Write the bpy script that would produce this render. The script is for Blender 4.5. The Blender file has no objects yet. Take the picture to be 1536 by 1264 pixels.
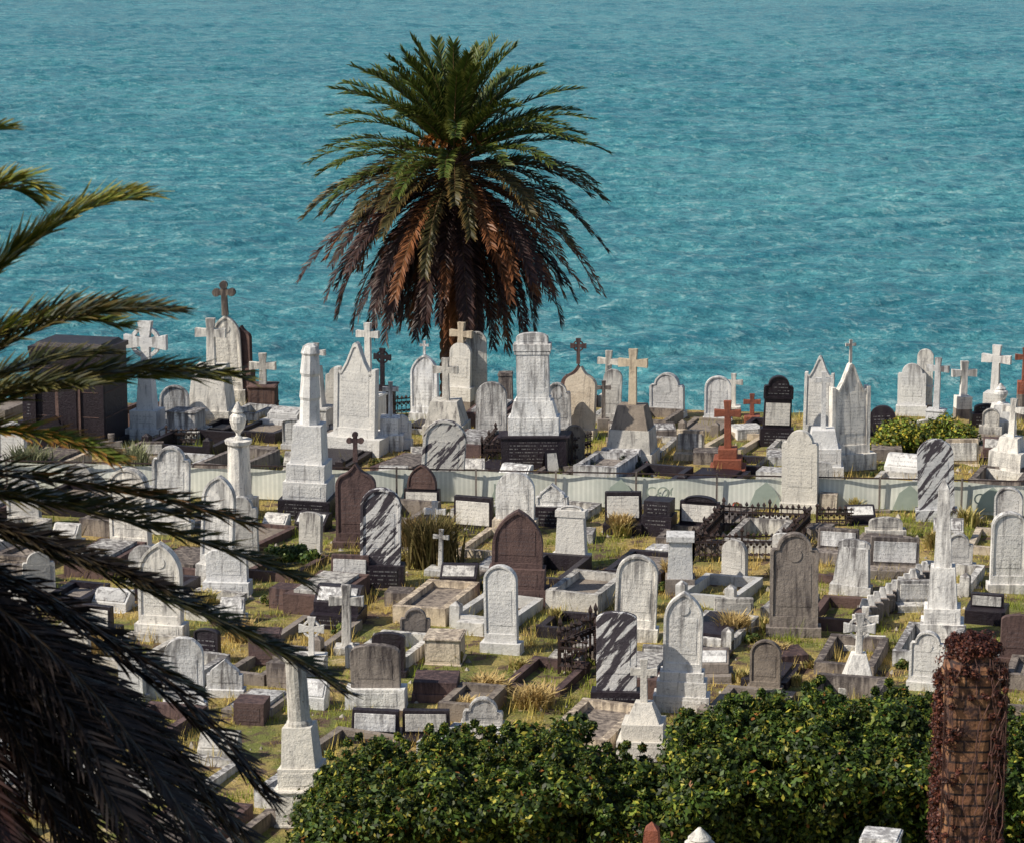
import bpy, math, random
import numpy as np
from mathutils import Vector, noise as mn
random.seed(7); RNG=np.random.default_rng(11)
scene=bpy.context.scene
COL=scene.collection
# ---------------- camera / survey maths ----------------
F=4000.0; CW,CH=768.0,632.0; H=14.0
P=math.atan(782/F); cp,sp=math.cos(P),math.sin(P)
def ray(px,py):
    v=CH-py
    return (px-CW, F*cp+v*sp, -F*sp+v*cp)
def at(px,py,Y):
    r=ray(px,py); k=Y/r[1]
    return Vector((r[0]*k,Y,H+r[2]*k))
def ground(px,py):
    r=ray(px,py); k=-H/r[2]
    return Vector((r[0]*k,r[1]*k,0))
def scl(Y,z=0):
    return F/(Y*cp+(H-z)*sp)
def edge(x): return 73.4-0.075*x+0.5*math.sin(x*0.35)
def terr(x,y):
    e=edge(max(-40,min(40,x)))
    z=0.05*math.sin(x*.7+y*.4)*math.sin(y*.5)
    s=y-e
    if s>0:
        z-= .28*s if s<16 else .28*16+(s-16)*1.5
    return max(z,-30)
# ---------------- materials ----------------
def newmat(name):
    m=bpy.data.materials.new(name); m.use_nodes=True
    nt=m.node_tree; b=nt.nodes['Principled BSDF']
    return m,nt,b
def N(nt,t,**k):
    n=nt.nodes.new(t)
    for a,v in k.items(): setattr(n,a,v)
    return n
def ramp(nt,src,stops):
    r=N(nt,'ShaderNodeValToRGB'); e=r.color_ramp.elements
    while len(e)<len(stops): e.new(0.5)
    for i,(p,c) in enumerate(stops):
        e[i].position=p; e[i].color=(c,c,c,1) if not isinstance(c,tuple) else (*c,1)
    nt.links.new(src,r.inputs[0]); return r.outputs[0]
def mix(nt,fac,a,b,mode='MIX'):
    m=N(nt,'ShaderNodeMix',data_type='RGBA',blend_type=mode)
    for i,s in ((0,fac),(6,a),(7,b)):
        if hasattr(s,'links') or hasattr(s,'is_linked'): nt.links.new(s,m.inputs[i])
        elif isinstance(s,tuple): m.inputs[i].default_value=(*s,1)
        else: m.inputs[i].default_value=s
    return m.outputs[2]
def math_(nt,op,a,b=0.0):
    m=N(nt,'ShaderNodeMath',operation=op)
    for i,s in enumerate((a,b)):
        if hasattr(s,'is_linked'): nt.links.new(s,m.inputs[i])
        else: m.inputs[i].default_value=s
    return m.outputs[0]
def tex(nt,vec,scale,detail=4,rough=.55,dist=0):
    n=N(nt,'ShaderNodeTexNoise'); n.inputs['Scale'].default_value=scale
    n.inputs['Detail'].default_value=detail; n.inputs['Roughness'].default_value=rough
    n.inputs['Distortion'].default_value=dist
    nt.links.new(vec,n.inputs['Vector']); return n.outputs['Fac']
def mapping(nt,vec,scale=(1,1,1),rot=(0,0,0)):
    m=N(nt,'ShaderNodeMapping'); m.inputs['Scale'].default_value=scale; m.inputs['Rotation'].default_value=rot
    nt.links.new(vec,m.inputs['Vector']); return m.outputs[0]
def bump(nt,b,h,strength=.4,dist=.02):
    n=N(nt,'ShaderNodeBump'); n.inputs['Strength'].default_value=strength; n.inputs['Distance'].default_value=dist
    nt.links.new(h,n.inputs['Height']); nt.links.new(n.outputs[0],b.inputs['Normal'])
def stone(name,light,mid,dark,streak=.5,rough=.85,diag=0,insc=False,inscol=(.16,.15,.15)):
    m,nt,b=newmat(name)
    tc=N(nt,'ShaderNodeTexCoord'); oi=N(nt,'ShaderNodeObjectInfo')
    off=N(nt,'ShaderNodeVectorMath',operation='MULTIPLY_ADD')
    cb=N(nt,'ShaderNodeCombineXYZ')
    for i in range(3): nt.links.new(oi.outputs['Random'],cb.inputs[i])
    nt.links.new(cb.outputs[0],off.inputs[0]); off.inputs[1].default_value=(37,91,53)
    nt.links.new(tc.outputs['Object'],off.inputs[2]); v=off.outputs[0]
    n1=tex(nt,v,2.2,6,.65)
    c=mix(nt,ramp(nt,n1,[(.42,0.0),(.72,1.0)]),light,mid)
    tone=math_(nt,'MULTIPLY_ADD',oi.outputs['Random'],.28)
    tone.node.inputs[2].default_value=.80
    r2=math_(nt,'FRACT',math_(nt,'MULTIPLY',oi.outputs['Random'],17.3))
    cc=N(nt,'ShaderNodeCombineColor')
    nt.links.new(tone,cc.inputs[0]); nt.links.new(math_(nt,'MULTIPLY',tone,math_(nt,'ADD',.955,math_(nt,'MULTIPLY',r2,.05))),cc.inputs[1]); nt.links.new(math_(nt,'MULTIPLY',tone,math_(nt,'ADD',.90,math_(nt,'MULTIPLY',r2,.15))),cc.inputs[2])
    c=mix(nt,1.0,c,cc.outputs[0],'MULTIPLY')
    if diag: sv=mapping(nt,mapping(nt,v,(1,1,1),(0,math.radians(-40),0)),(5.5,5.5,.9))  # diagonal streaks paint grazing shadows into the slab colour
    else: sv=mapping(nt,v,(7,7,.9))
    n2=tex(nt,sv,1.3,6,.62,.3)
    sx=N(nt,'ShaderNodeSeparateXYZ'); nt.links.new(tc.outputs['Generated'],sx.inputs[0])
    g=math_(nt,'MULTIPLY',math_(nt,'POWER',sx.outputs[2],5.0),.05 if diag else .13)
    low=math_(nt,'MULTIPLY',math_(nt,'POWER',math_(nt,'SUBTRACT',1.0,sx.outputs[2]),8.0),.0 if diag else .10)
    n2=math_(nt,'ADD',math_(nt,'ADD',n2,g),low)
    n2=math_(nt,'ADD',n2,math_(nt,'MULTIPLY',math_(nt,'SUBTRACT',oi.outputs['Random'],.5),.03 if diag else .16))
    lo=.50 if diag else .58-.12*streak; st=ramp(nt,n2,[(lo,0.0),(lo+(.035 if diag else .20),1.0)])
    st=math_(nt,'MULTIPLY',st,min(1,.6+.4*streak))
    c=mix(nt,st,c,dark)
    n3=tex(nt,v,38,3,.7)
    c=mix(nt,1.0,c,ramp(nt,n3,[(.3,(.82,.82,.82)),(.58,(1,1,1))]),'MULTIPLY')
    n4=tex(nt,v,13,4,.7)
    c=mix(nt,ramp(nt,n4,[(.62,0.0),(.72,.7)]),c,dark)
    if insc:
        so=N(nt,'ShaderNodeSeparateXYZ'); nt.links.new(tc.outputs['Object'],so.inputs[0])
        band=math_(nt,'SINE',math_(nt,'MULTIPLY',so.outputs[2],2*math.pi/.085))
        band=ramp(nt,band,[(.5,0.0),(.7,1.0)])
        zq=math_(nt,'FLOOR',math_(nt,'MULTIPLY',so.outputs[2],1/.085))
        zq2=math_(nt,'ADD',zq,math_(nt,'MULTIPLY',oi.outputs['Random'],77.0))
        cb2=N(nt,'ShaderNodeCombineXYZ'); nt.links.new(so.outputs[0],cb2.inputs[0]); nt.links.new(zq2,cb2.inputs[2])
        w=ramp(nt,tex(nt,cb2.outputs[0],34,1,.5),[(.46,0.0),(.52,1.0)])
        nx=tex(nt,cb2.outputs[0],3,1,.5); w=math_(nt,'MULTIPLY',w,ramp(nt,nx,[(.38,0.0),(.45,1.0)]))
        c=mix(nt,math_(nt,'MULTIPLY',math_(nt,'MULTIPLY',band,w),.34),c,inscol)
    nt.links.new(c,b.inputs['Base Color']); b.inputs['Roughness'].default_value=rough
    b.inputs['Specular IOR Level'].default_value=.3
    hh=math_(nt,'ADD',n3,math_(nt,'MULTIPLY',n4,2.0)); bump(nt,b,hh,.5,.02)
    return m
SM={}
defs={'W':((.90,.885,.84),(.68,.68,.67),(.13,.12,.125),.40,.75,0),
 'G':((.74,.73,.70),(.46,.46,.45),(.08,.07,.075),.68,.85,0),
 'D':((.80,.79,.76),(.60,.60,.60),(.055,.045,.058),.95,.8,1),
 'S':((.76,.66,.52),(.54,.45,.34),(.13,.10,.09),.4,.9,0),
 'N':((.34,.295,.255),(.21,.18,.16),(.045,.036,.04),.6,.9,0),
 'B':((.17,.11,.10),(.10,.065,.064),(.03,.02,.026),.5,.85,0),
 'R':((.36,.12,.07),(.25,.085,.055),(.07,.03,.03),.3,.7,0),
 'K':((.026,.019,.027),(.016,.012,.018),(.045,.04,.045),.2,.45,0)}
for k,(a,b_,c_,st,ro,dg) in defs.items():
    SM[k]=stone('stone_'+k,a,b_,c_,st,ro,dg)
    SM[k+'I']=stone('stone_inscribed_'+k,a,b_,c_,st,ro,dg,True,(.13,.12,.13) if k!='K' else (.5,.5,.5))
MATKEYS=list(SM.keys())
def attrmat(name,rough=.6,trans=.0,spec=.3):
    m,nt,b=newmat(name); a=N(nt,'ShaderNodeAttribute',attribute_name='Col')
    nt.links.new(a.outputs['Color'],b.inputs['Base Color']); b.inputs['Roughness'].default_value=rough
    b.inputs['Specular IOR Level'].default_value=spec
    if trans:
        t=N(nt,'ShaderNodeBsdfTranslucent'); nt.links.new(a.outputs['Color'],t.inputs[0])
        ms=N(nt,'ShaderNodeMixShader'); ms.inputs[0].default_value=trans
        o=nt.nodes['Material Output']
        nt.links.new(b.outputs[0],ms.inputs[1]); nt.links.new(t.outputs[0],ms.inputs[2]); nt.links.new(ms.outputs[0],o.inputs[0])
    return m
LEAF=attrmat('leaf',.5,.2,.3); GRASSM=attrmat('grass_blade',.8,.2,.1); FROND=attrmat('palm_leaflet',.45,.15,.25)
FROND2=attrmat('palm_leaflet_near',.40,.15,.34)
def simple(name,c1,c2,scale=6,rough=.8,bs=.3,metal=0):
    m,nt,b=newmat(name); tc=N(nt,'ShaderNodeTexCoord')
    n=tex(nt,tc.outputs['Object'],scale,5,.6)
    nt.links.new(mix(nt,ramp(nt,n,[(.35,0.0),(.65,1.0)]),c1,c2),b.inputs['Base Color'])
    b.inputs['Roughness'].default_value=rough; b.inputs['Metallic'].default_value=metal
    bump(nt,b,n,bs,.03); return m
IRON=simple('rusted_iron',(.02,.016,.018),(.06,.03,.022),14,.6)
# ---------------- mesh builder ----------------
def mkobj(name,verts,faces,mats,mi=None,loc=(0,0,0),rz=0,col=None,smooth=False,parent=None,shared=None):
    me=shared
    if me is None:
        me=bpy.data.meshes.new(name); me.from_pydata([tuple(v) for v in verts],[],faces)
        for m in mats: me.materials.append(m)
        if mi is not None: me.polygons.foreach_set('material_index',mi)
        if smooth: me.polygons.foreach_set('use_smooth',[True]*len(me.polygons))
        me.update()
    o=bpy.data.objects.new(name,me); o.location=loc; o.rotation_euler[2]=rz; COL.objects.link(o)
    if parent: o.parent=parent
    return o
def npmesh(name,V,Fq,col,mat,smooth=False):
    me=bpy.data.meshes.new(name); k=Fq.shape[1]; m=len(Fq)
    me.vertices.add(len(V)); me.vertices.foreach_set('co',V.astype(np.float32).ravel())
    me.loops.add(m*k); me.loops.foreach_set('vertex_index',Fq.astype(np.int32).ravel())
    me.polygons.add(m); me.polygons.foreach_set('loop_start',np.arange(0,m*k,k,dtype=np.int32))
    try: me.polygons.foreach_set('loop_total',np.full(m,k,dtype=np.int32))
    except Exception: pass
    if smooth: me.polygons.foreach_set('use_smooth',np.ones(m,dtype=bool))
    me.update(calc_edges=True)
    if col is not None:
        a=me.color_attributes.new('Col','FLOAT_COLOR','POINT')
        c=np.ones((len(V),4),np.float32); c[:,:3]=col; a.data.foreach_set('color',c.ravel())
    me.materials.append(mat); me.validate()
    o=bpy.data.objects.new(name,me); COL.objects.link(o); return o
class MB:
    def __init__(s): s.v=[];s.f=[];s.m=[]
    def add(s,v,f,mat):
        o=len(s.v); s.v+=[tuple(a) for a in v]; s.f+=[tuple(i+o for i in q) for q in f]; s.m+=[MATKEYS.index(mat)]*len(f)
    def fr(s,w,d,z0,h,mat,w2=None,d2=None,cx=0,cy=0):
        w2=w if w2 is None else w2; d2=d if d2 is None else d2
        a,b,c,e=w/2,d/2,w2/2,d2/2; z1=z0+h
        v=[(cx-a,cy-b,z0),(cx+a,cy-b,z0),(cx+a,cy+b,z0),(cx-a,cy+b,z0),(cx-c,cy-e,z1),(cx+c,cy-e,z1),(cx+c,cy+e,z1),(cx-c,cy+e,z1)]
        s.add(v,[(3,2,1,0),(4,5,6,7),(0,1,5,4),(1,2,6,5),(2,3,7,6),(3,0,4,7)],mat)
    def prism(s,pr,y0,y1,z,mat,cx=0):
        n=len(pr); v=[(cx+x,y0,z+q) for x,q in pr]+[(cx+x,y1,z+q) for x,q in pr]
        f=[tuple(range(n)),tuple(range(2*n-1,n-1,-1))]+[(i,i+n,(i+1)%n+n,(i+1)%n) for i in range(n)]
        s.add(v,f,mat)
    def rim(s,pr,y0,z,mat,k=.85,proud=.025):
        n=len(pr); hc=sum(q for x,q in pr)/n
        inn=[(x*k,hc+(q-hc)*k) for x,q in pr]; yf=y0-proud
        v=[(x,yf,z+q) for x,q in pr]+[(x,yf,z+q) for x,q in inn]+[(x,y0,z+q) for x,q in inn]+[(x*.999,y0,z+q) for x,q in pr]
        f=[]
        for i in range(n):
            j=(i+1)%n
            f+=[(i,j,j+n,i+n),(i+n,j+n,j+2*n,i+2*n),(i+3*n,j+3*n,j,i)]
        s.add(v,f,mat)
    def lathe(s,pr,z,mat,n=16,cx=0,cy=0):
        v=[];f=[]
        for r,q in pr:
            for i in range(n):
                a=2*math.pi*i/n; v.append((cx+r*math.cos(a),cy+r*math.sin(a),z+q))
        for j in range(len(pr)-1):
            for i in range(n):
                k=(i+1)%n; f.append((j*n+i,j*n+k,(j+1)*n+k,(j+1)*n+i))
        f.append(tuple(range((len(pr)-1)*n,len(pr)*n))); f.append(tuple(range(n-1,-1,-1)))
        s.add(v,f,mat)
def arcpts(cx,cz,r,rz,a0,a1,n):
    return [(cx+r*math.cos(math.radians(a0+(a1-a0)*i/n)),cz+rz*math.sin(math.radians(a0+(a1-a0)*i/n))) for i in range(n+1)]
def profile(kind,w,h):
    a=w/2
    if kind=='r':
        R=min(a*.92,h*.6); return [(-a,0),(a,0)]+arcpts(0,h-R,a,R,0,180,14)
    if kind=='t':
        R=w*.16; return [(-a,0),(a,0)]+arcpts(0,h-R,a,R,0,180,10)
    if kind=='s':
        r=.72*a; zs=h-r*.95
        return [(-a,0),(a,0),(a,zs-.06*w),(a*.93,zs),(r,zs)]+arcpts(0,zs,r,r*.95,0,180,12)+[(-r,zs),(-a*.93,zs),(-a,zs-.06*w)]
    if kind=='g':
        R=w*.72; zs=h-R; rt=[(-a+w*math.cos(t),zs+R*math.sin(t)/.866) for t in [math.radians(60)*i/8 for i in range(9)]]
        lt=[(-x,z) for x,z in rt[:-1]][::-1]
        return [(-a,0),(a,0)]+rt+lt
    if kind=='a':
        zs=h-w*.42; return [(-a,0),(a,0),(a,zs),(a*.82,zs+.0*w),(a*.80,zs+.09*w),(0,h),(-a*.80,zs+.09*w),(-a*.82,zs),(-a,zs)]
    if kind=='e':
        zs=h-w*.85; return [(-a,0),(a,0),(a,zs+.12*w),(a*.86,zs+.2*w),(a*.78,zs+.08*w),(a*.45,zs+.38*w),(a*.12,h-.05*w),(0,h),(-a*.12,h-.05*w),(-a*.45,zs+.38*w),(-a*.78,zs+.08*w),(-a*.86,zs+.2*w),(-a,zs+.12*w)]
    if kind=='o':
        R=w*.62; zs=h-R; rt=[]
        for i in range(11):
            q=i/10; rt.append((a*(1-q)**1.0*(1+.35*math.sin(math.pi*q)*(1-q)),zs+R*(q-.12*math.sin(2*math.pi*q)*-1*.6)))
        lt=[(-x,z) for x,z in rt[:-1]][::-1]
        return [(-a,0),(a,0)]+rt+lt
def crossprof(w,h,th,flare=1.25):
    a=w/2; t=th/2; az=h-a*.95
    tf=t*flare
    return [(-t*1.15,0),(t*1.15,0),(t,az-t),(a,az-tf),(a,az+tf),(t,az+t),(tf,h),(-tf,h),(-t,az+t),(-a,az+tf),(-a,az-tf),(-t,az-t)]
def build(name,loc,rz,stack,mat,foot,S,tilt=(0,0)):
    mb=MB(); z=0
    flat=any(e[0] in 'rtsgaeo' for e in stack)
    def dp(w): return max(.2,w*.42) if flat else w
    w0=stack[0][1]/S
    mb.fr(w0*1.02,dp(w0)*1.02,-foot,foot+.001,mat if foot<.5 else 'N')
    for e in stack:
        k=e[0]; mt=mat
        if isinstance(e[-1],str) and len(e)>2: mt=e[-1]; e=e[:-1]
        if k in('f','p'): w,w2,h=e[1]/S,e[2]/S,e[3]/S/cp
        else: w,h=e[1]/S,e[2]/S/cp; w2=w
        if k=='b':
            mb.fr(w,dp(w),z,h,mt)
            if h>.28: mb.fr(w*.74,.006,z+h*.18,h*.64,mt+'I',cy=-dp(w)/2-.003)
            if h>.5:
                mb.fr(w*1.10,dp(w)*1.10,z+h*.93,h*.05,mt); mb.fr(w*1.08,dp(w)*1.08,z+.002,h*.06,mt)
        elif k=='f': mb.fr(w,dp(w),z,h,mt,w2,dp(w2))
        elif k in 'rtsgaeo':
            d=min(.2,max(.12,w*.22)); pr=profile(k,w,h)
            mb.prism(pr,-d/2,d/2,z,mt)
            if random.random()<.5 or k in 'eg': mb.rim(pr,-d/2,z,mt,.86)
            mb.fr(w*.70,.006,z+h*.22,h*.46,mt+'I',cy=-d/2-.004)
            if k=='e':
                for q in (-1,1): mb.fr(w*.1,d*1.3,z,h-w*.62,mt,cx=q*w*.47)
            if k in 'gs' and h>.9 and random.random()<.5:
                R=w*.15; zc=z+h-w*.45; pr2=arcpts(0,zc,R,R,0,345,23); mb.prism(pr2,-d/2-.014,-d/2-.001,0,mt)
        elif k=='x':
            th=w*.24; mb.prism(crossprof(w,h,th),-th*.42,th*.42,z,mt)
        elif k=='c':
            th=w*.2; mb.prism(crossprof(w,h,th,1.7),-th*.4,th*.4,z,mt)
            R=w*.36; az=h-w*.475; n=20; v=[];f=[]
            for i in range(n):
                an=2*math.pi*i/n
                for r,y in((R,-.3),(R*.76,-.3),(R*.76,.3),(R,.3)):
                    v.append((r*math.cos(an),y*th,z+az+r*math.sin(an)))
            for i in range(n):
                j=(i+1)%n
                for q in range(4): f.append((i*4+q,i*4+(q+1)%4,j*4+(q+1)%4,j*4+q))
            mb.add(v,f,mt)
        elif k=='l':
            th=w*.26; mb.prism(crossprof(w*.8,h*.92,th,1.0),-th*.4,th*.4,z,mt)
            az=h*.92-w*.4*.95
            for cx,cz in((-w*.36,az),(w*.36,az),(0,h-w*.16)):
                pr=arcpts(cx,cz,w*.19,w*.19,0,330,11); mb.prism(pr,-th*.46,th*.46,z,mt)
        elif k=='p':
            tip=min(h*.12,w*.7)
            mb.fr(w,w,z,h-tip,mt,w2,w2); mb.fr(w2,w2,z+h-tip,tip,mt,w2*.06,w2*.06)
        elif k=='u':
            r=w/2; mb.lathe([(r*.55,0),(r*.5,h*.06),(r*.25,h*.12),(r*.3,h*.18),(r*.75,h*.3),(r,h*.5),(r*.95,h*.62),(r*.6,h*.7),(r*.75,h*.74),(r*.6,h*.8),(r*.3,h*.92),(r*.1,h)],z,mt,14)
        elif k=='d':
            r=w/2; mb.lathe([(r*1.15,0),(r*1.15,h*.04),(r,h*.08),(r*.9,h*.9),(r*1.1,h*.94),(r*1.15,h)],z,mt,16)
        elif k=='k':
            r=w/2; mb.lathe([(r,0),(r*.9,h*.3),(r*1.0,h*.34),(r*.84,h*.6),(r*.97,h*.64),(r*.8,h*.86),(r*.92,h*.89),(r*.7,h*.97),(r*.35,h)],z,mt,9)
        elif k=='q':
            d=w*.6; v=[(-w/2,-d/2,z),(w/2,-d/2,z),(w/2,d/2,z),(-w/2,d/2,z),(-w/2,-d/2,z+h*.45),(w/2,-d/2,z+h*.45),(w/2,d*.12,z+h),(-w/2,d*.12,z+h),(w/2,d/2,z+h),(-w/2,d/2,z+h)]
            mb.add(v,[(3,2,1,0),(0,1,5,4),(4,5,6,7),(7,6,8,9),(1,2,8,6,5),(2,3,9,8),(0,4,7,9,3)],mt)
            nrm=Vector((0,-(h*.55),d*.62)).normalized()*.02
            ins=.07*w
            def sl(x,t): 
                y=-d/2+(d*.62)*t; zz=z+h*.45+h*.55*t; return Vector((x,y,zz))
            q0=[sl(-w/2+ins,.1),sl(w/2-ins,.1),sl(w/2-ins,.9),sl(-w/2+ins,.9)]
            vv=[tuple(a+nrm*.1) for a in q0]+[tuple(a+nrm) for a in q0]
            mb.add(vv,[(4,5,6,7),(0,1,5,4),(1,2,6,5),(2,3,7,6),(3,0,4,7)],'GI' if random.random()<.5 else 'WI')
        elif k=='m':
            d=.16; mb.fr(w,d,z,h,mt,w*.97,d*.9)
            mb.fr(w*.86,.02,z+h*.12,h*.74,'GI' if random.random()<.4 else 'WI',cy=-d/2-.01)
        z+=h
    o=mkobj(name,mb.v,mb.f,[SM[k] for k in MATKEYS],mb.m,loc,rz)
    o.rotation_euler[0]=tilt[0]; o.rotation_euler[1]=tilt[1]
    bv=o.modifiers.new('bevel','BEVEL'); bv.width=.012; bv.segments=2; bv.limit_method='ANGLE'; bv.angle_limit=math.radians(38)
    return o
STONES=[]
def nm(stack):
    ks=''.join(e[0] for e in stack)
    if any(k in ks for k in 'rtsgeoa'): return 'headstone'
    if 'c' in ks: return 'celtic_cross_monument'
    if 'x' in ks or 'l' in ks: return 'stone_cross_monument'
    if 'p' in ks: return 'obelisk_monument'
    if 'u' in ks: return 'urn_monument'
    if 'k' in ks or 'd' in ks: return 'draped_column_monument'
    if 'q' in ks: return 'desk_grave_tablet'
    if 'm' in ks: return 'grave_tablet'
    return 'pedestal_monument'
def E(x,yb,mat,stack,rot=None,tilt=None):
    g=ground(x,yb)
    foot=.15
    if g.y>edge(g.x)-.3:
        Y=edge(g.x)+.6+random.random()*1.4; g=at(x,yb,Y)
        foot=max(.15,g.z-terr(g.x,g.y)+.2)
    else: g.z=terr(g.x,g.y)
    S=scl(g.y,g.z)
    r=math.radians(random.gauss(-9,9)) if rot is None else math.radians(rot)
    tl=(math.radians(random.gauss(0,1.2)),math.radians(random.gauss(0,1.1))) if tilt is None else (0,math.radians(tilt))
    o=build(nm(stack),g,r,stack,mat,foot,S,tl)
    flat=any(e[0] in 'rtsgaeoqm' for e in stack)
    STONES.append((g.x,g.y,stack[0][1]/S,flat,r))
    return o
# ---- rear skyline ----
E(102,655,'W',[('b',38,60)])
E(222,655,'W',[('b',54,16),('b',42,26),('f',26,20,48),('c',66,82)])
E(262,640,'G',[('b',56,14),('r',44,48)])
E(318,632,'W',[('b',66,20),('f',60,46,62),('x',46,70)])
E(345,602,'W',[('b',50,18),('g',43,110),('l',32,50,'N')])
E(366,600,'B',[('b',34,50),('o',30,62)])
E(395,606,'R',[('b',40,30,'B'),('x',40,46,'W')])
E(280,660,'G',[('b',60,18),('b',44,28)])
E(360,770,'W',[('b',44,26),('d',36,88),('u',25,56)])
E(463,768,'W',[('b',78,28,'K'),('b',66,26),('b',58,26),('f',48,42,56),('k',32,118)])
E(478,650,'G',[('b',40,40),('f',20,14,60),('x',30,34)])
E(505,640,'G',[('b',50,30),('s',36,60)])
E(533,678,'W',[('b',92,26),('e',64,140)])
E(554,650,'W',[('b',40,60),('x',36,105)])
E(574,622,'K',[('b',30,44),('c',28,58)])
E(586,672,'W',[('b',40,24),('b',30,24),('x',24,52)])
E(602,672,'W',[('b',34,14),('s',30,36)])
E(638,628,'W',[('b',46,12),('g',42,86),('x',14,20)])
E(690,600,'W',[('b',40,20),('r',34,66),('x',36,30,'S')])
E(716,604,'G',[('b',36,14),('r',31,92)])
E(670,655,'G',[('b',62,22),('f',56,40,34),('x',38,62)])
E(737,668,'G',[('b',50,14),('r',46,80)])
E(760,620,'N',[('b',20,60)])
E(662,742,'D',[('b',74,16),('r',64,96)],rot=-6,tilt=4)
E(803,702,'W',[('b',98,50,'K'),('b',76,26),('f',70,58,24),('b',48,74),('b',56,10),('t',48,16)],rot=-6)
E(838,660,'G',[('b',42,20),('s',40,66)])
E(868,656,'S',[('b',52,14),('o',48,92)],rot=-20)
E(867,612,'B',[('b',58,18),('o',52,48),('c',24,38)])
E(905,645,'N',[('b',18,16),('x',22,56)])
E(911,612,'W',[('b',24,20),('x',34,66)])
E(948,692,'W',[('b',72,18),('f',66,60,34,'G'),('f',56,40,34,'N'),('x',44,82,'S')])
E(917,640,'G',[('b',34,18),('r',28,66)])
E(1001,622,'G',[('b',56,8),('s',52,56)])
E(1035,684,'S',[('b',44,10),('m',42,32,'S')])
E(1076,632,'W',[('b',44,8),('r',40,62)])
E(1100,620,'W',[('b',22,14),('x',28,48)])
E(1092,708,'R',[('b',54,12),('b',42,14),('b',28,14),('x',40,70)])
E(1128,632,'R',[('b',24,12),('x',26,32)])
E(1164,668,'K',[('b',50,26),('m',42,44,'K'),('s',44,34)])
E(1226,662,'W',[('b',46,14),('e',42,114)])
E(1234,712,'W',[('b',60,18),('b',52,26),('f',44,34,26),('x',26,84)])
E(1273,704,'W',[('b',76,24),('e',58,134),('x',16,34)])
E(1367,618,'W',[('b',46,10),('s',42,62)])
E(1386,606,'W',[('b',24,28),('r',24,54)])
E(1403,645,'G',[('b',26,30),('x',34,76)])
E(1444,612,'W',[('b',22,18),('x',38,52)])
E(1491,606,'W',[('b',28,18),('x',44,70)])
E(1536,590,'R',[('b',20,18),('x',30,50)])
E(1502,650,'W',[('b',40,20),('f',36,24,24),('u',22,30)])
E(1512,720,'W',[('b',60,20),('b',50,26),('f',34,28,20),('x',34,56)])
E(1485,655,'G',[('b',34,16),('r',26,26)])
E(1443,694,'S',[('m',50,36,'S')])
E(1357,714,'W',[('q',56,30)])
E(1480,640,'K',[('b',50,20),('t',40,14)])
# ---- middle ----
E(60,655,'K',[('b',60,24),('t',50,40)])
E(20,700,'W',[('b',60,10),('r',44,60)])
E(38,790,'G',[('b',60,10),('r',50,66)])
E(257,800,'W',[('b',66,18),('s',56,112)])
E(198,832,'W',[('b',72,16),('r',62,116)])
E(325,872,'W',[('b',60,30),('g',50,134)])
E(365,850,'G',[('b',56,14),('s',48,94)])
E(342,888,'W',[('b',70,22),('t',62,48)])
E(535,818,'B',[('b',70,10),('o',60,118),('l',24,44)],rot=-4)
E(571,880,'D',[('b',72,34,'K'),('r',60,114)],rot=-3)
E(634,772,'B',[('b',62,4,'K'),('m',56,34,'K'),('g',44,36)])
E(711,794,'K',[('m',62,48,'K')])
E(773,800,'S',[('b',66,20),('r',58,70,'W')])
E(775,905,'B',[('b',96,24),('b',84,30),('g',76,86)],rot=-5)
E(830,790,'W',[('b',54,30,'K'),('a',48,34)])
E(857,848,'W',[('b',58,20),('f',46,40,56),('b',46,10),('t',34,6)])
E(936,796,'K',[('b',58,16),('m',56,44,'K')])
E(988,798,'K',[('b',46,30),('b',40,22)])
E(1050,798,'K',[('b',66,16),('m',62,34,'K'),('t',50,8)])
E(1200,768,'W',[('b',58,14),('s',54,108)])
E(1242,768,'S',[('b',26,28)])
E(1257,840,'N',[('b',66,18),('m',62,30,'N')])
E(1340,862,'N',[('b',78,14),('m',74,42,'N')])
E(1328,808,'G',[('b',60,14),('t',50,18)])
E(1435,856,'G',[('b',56,14),('s',44,44)])
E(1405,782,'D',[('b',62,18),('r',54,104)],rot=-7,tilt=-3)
E(1413,955,'W',[('b',64,26),('b',54,22),('f',44,36,60),('p',27,16,130)],rot=-10)
E(1510,886,'W',[('b',60,14),('r',52,108)])
E(1512,800,'G',[('b',46,14),('r',42,56)])
E(1020,884,'G',[('b',44,24,'N'),('f',38,34,56,'W'),('b',42,8,'W')])
E(1190,952,'N',[('b',82,14),('s',72,140)],rot=-5)
E(1276,892,'G',[('b',62,14),('f',54,44,56),('t',48,12)])
E(1100,932,'W',[('m',60,38,'G')],rot=-2)
E(952,958,'W',[('b',70,20),('r',62,108)],rot=-8)
E(753,976,'W',[('b',62,16),('r',50,116)],rot=-14,tilt=-1)
E(525,882,'B',[('b',62,10),('m',58,40,'B')])
E(508,934,'K',[('b',72,22),('q',68,34)])
E(520,980,'G',[('b',36,10),('x',52,92)],rot=-3)
E(690,892,'K',[('b',60,14),('q',56,28)])
E(668,992,'S',[('b',52,42)],rot=-8)
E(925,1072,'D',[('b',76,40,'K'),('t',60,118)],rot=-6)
E(1022,1062,'W',[('b',84,26),('b',74,22),('b',66,14),('g',58,120)],rot=-8)
E(966,1136,'W',[('b',76,34),('b',62,24),('f',50,26,28),('x',40,64)],rot=-8)
E(1286,1040,'W',[('b',60,14),('f',50,22,46),('c',48,60)],rot=-4)
E(1389,1036,'W',[('b',58,12),('s',52,76)])
E(1524,1000,'B',[('b',60,18),('t',50,64)])
E(243,954,'W',[('b',76,22),('g',66,122)])
E(278,1068,'W',[('b',66,20),('r',58,98)])
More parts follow.
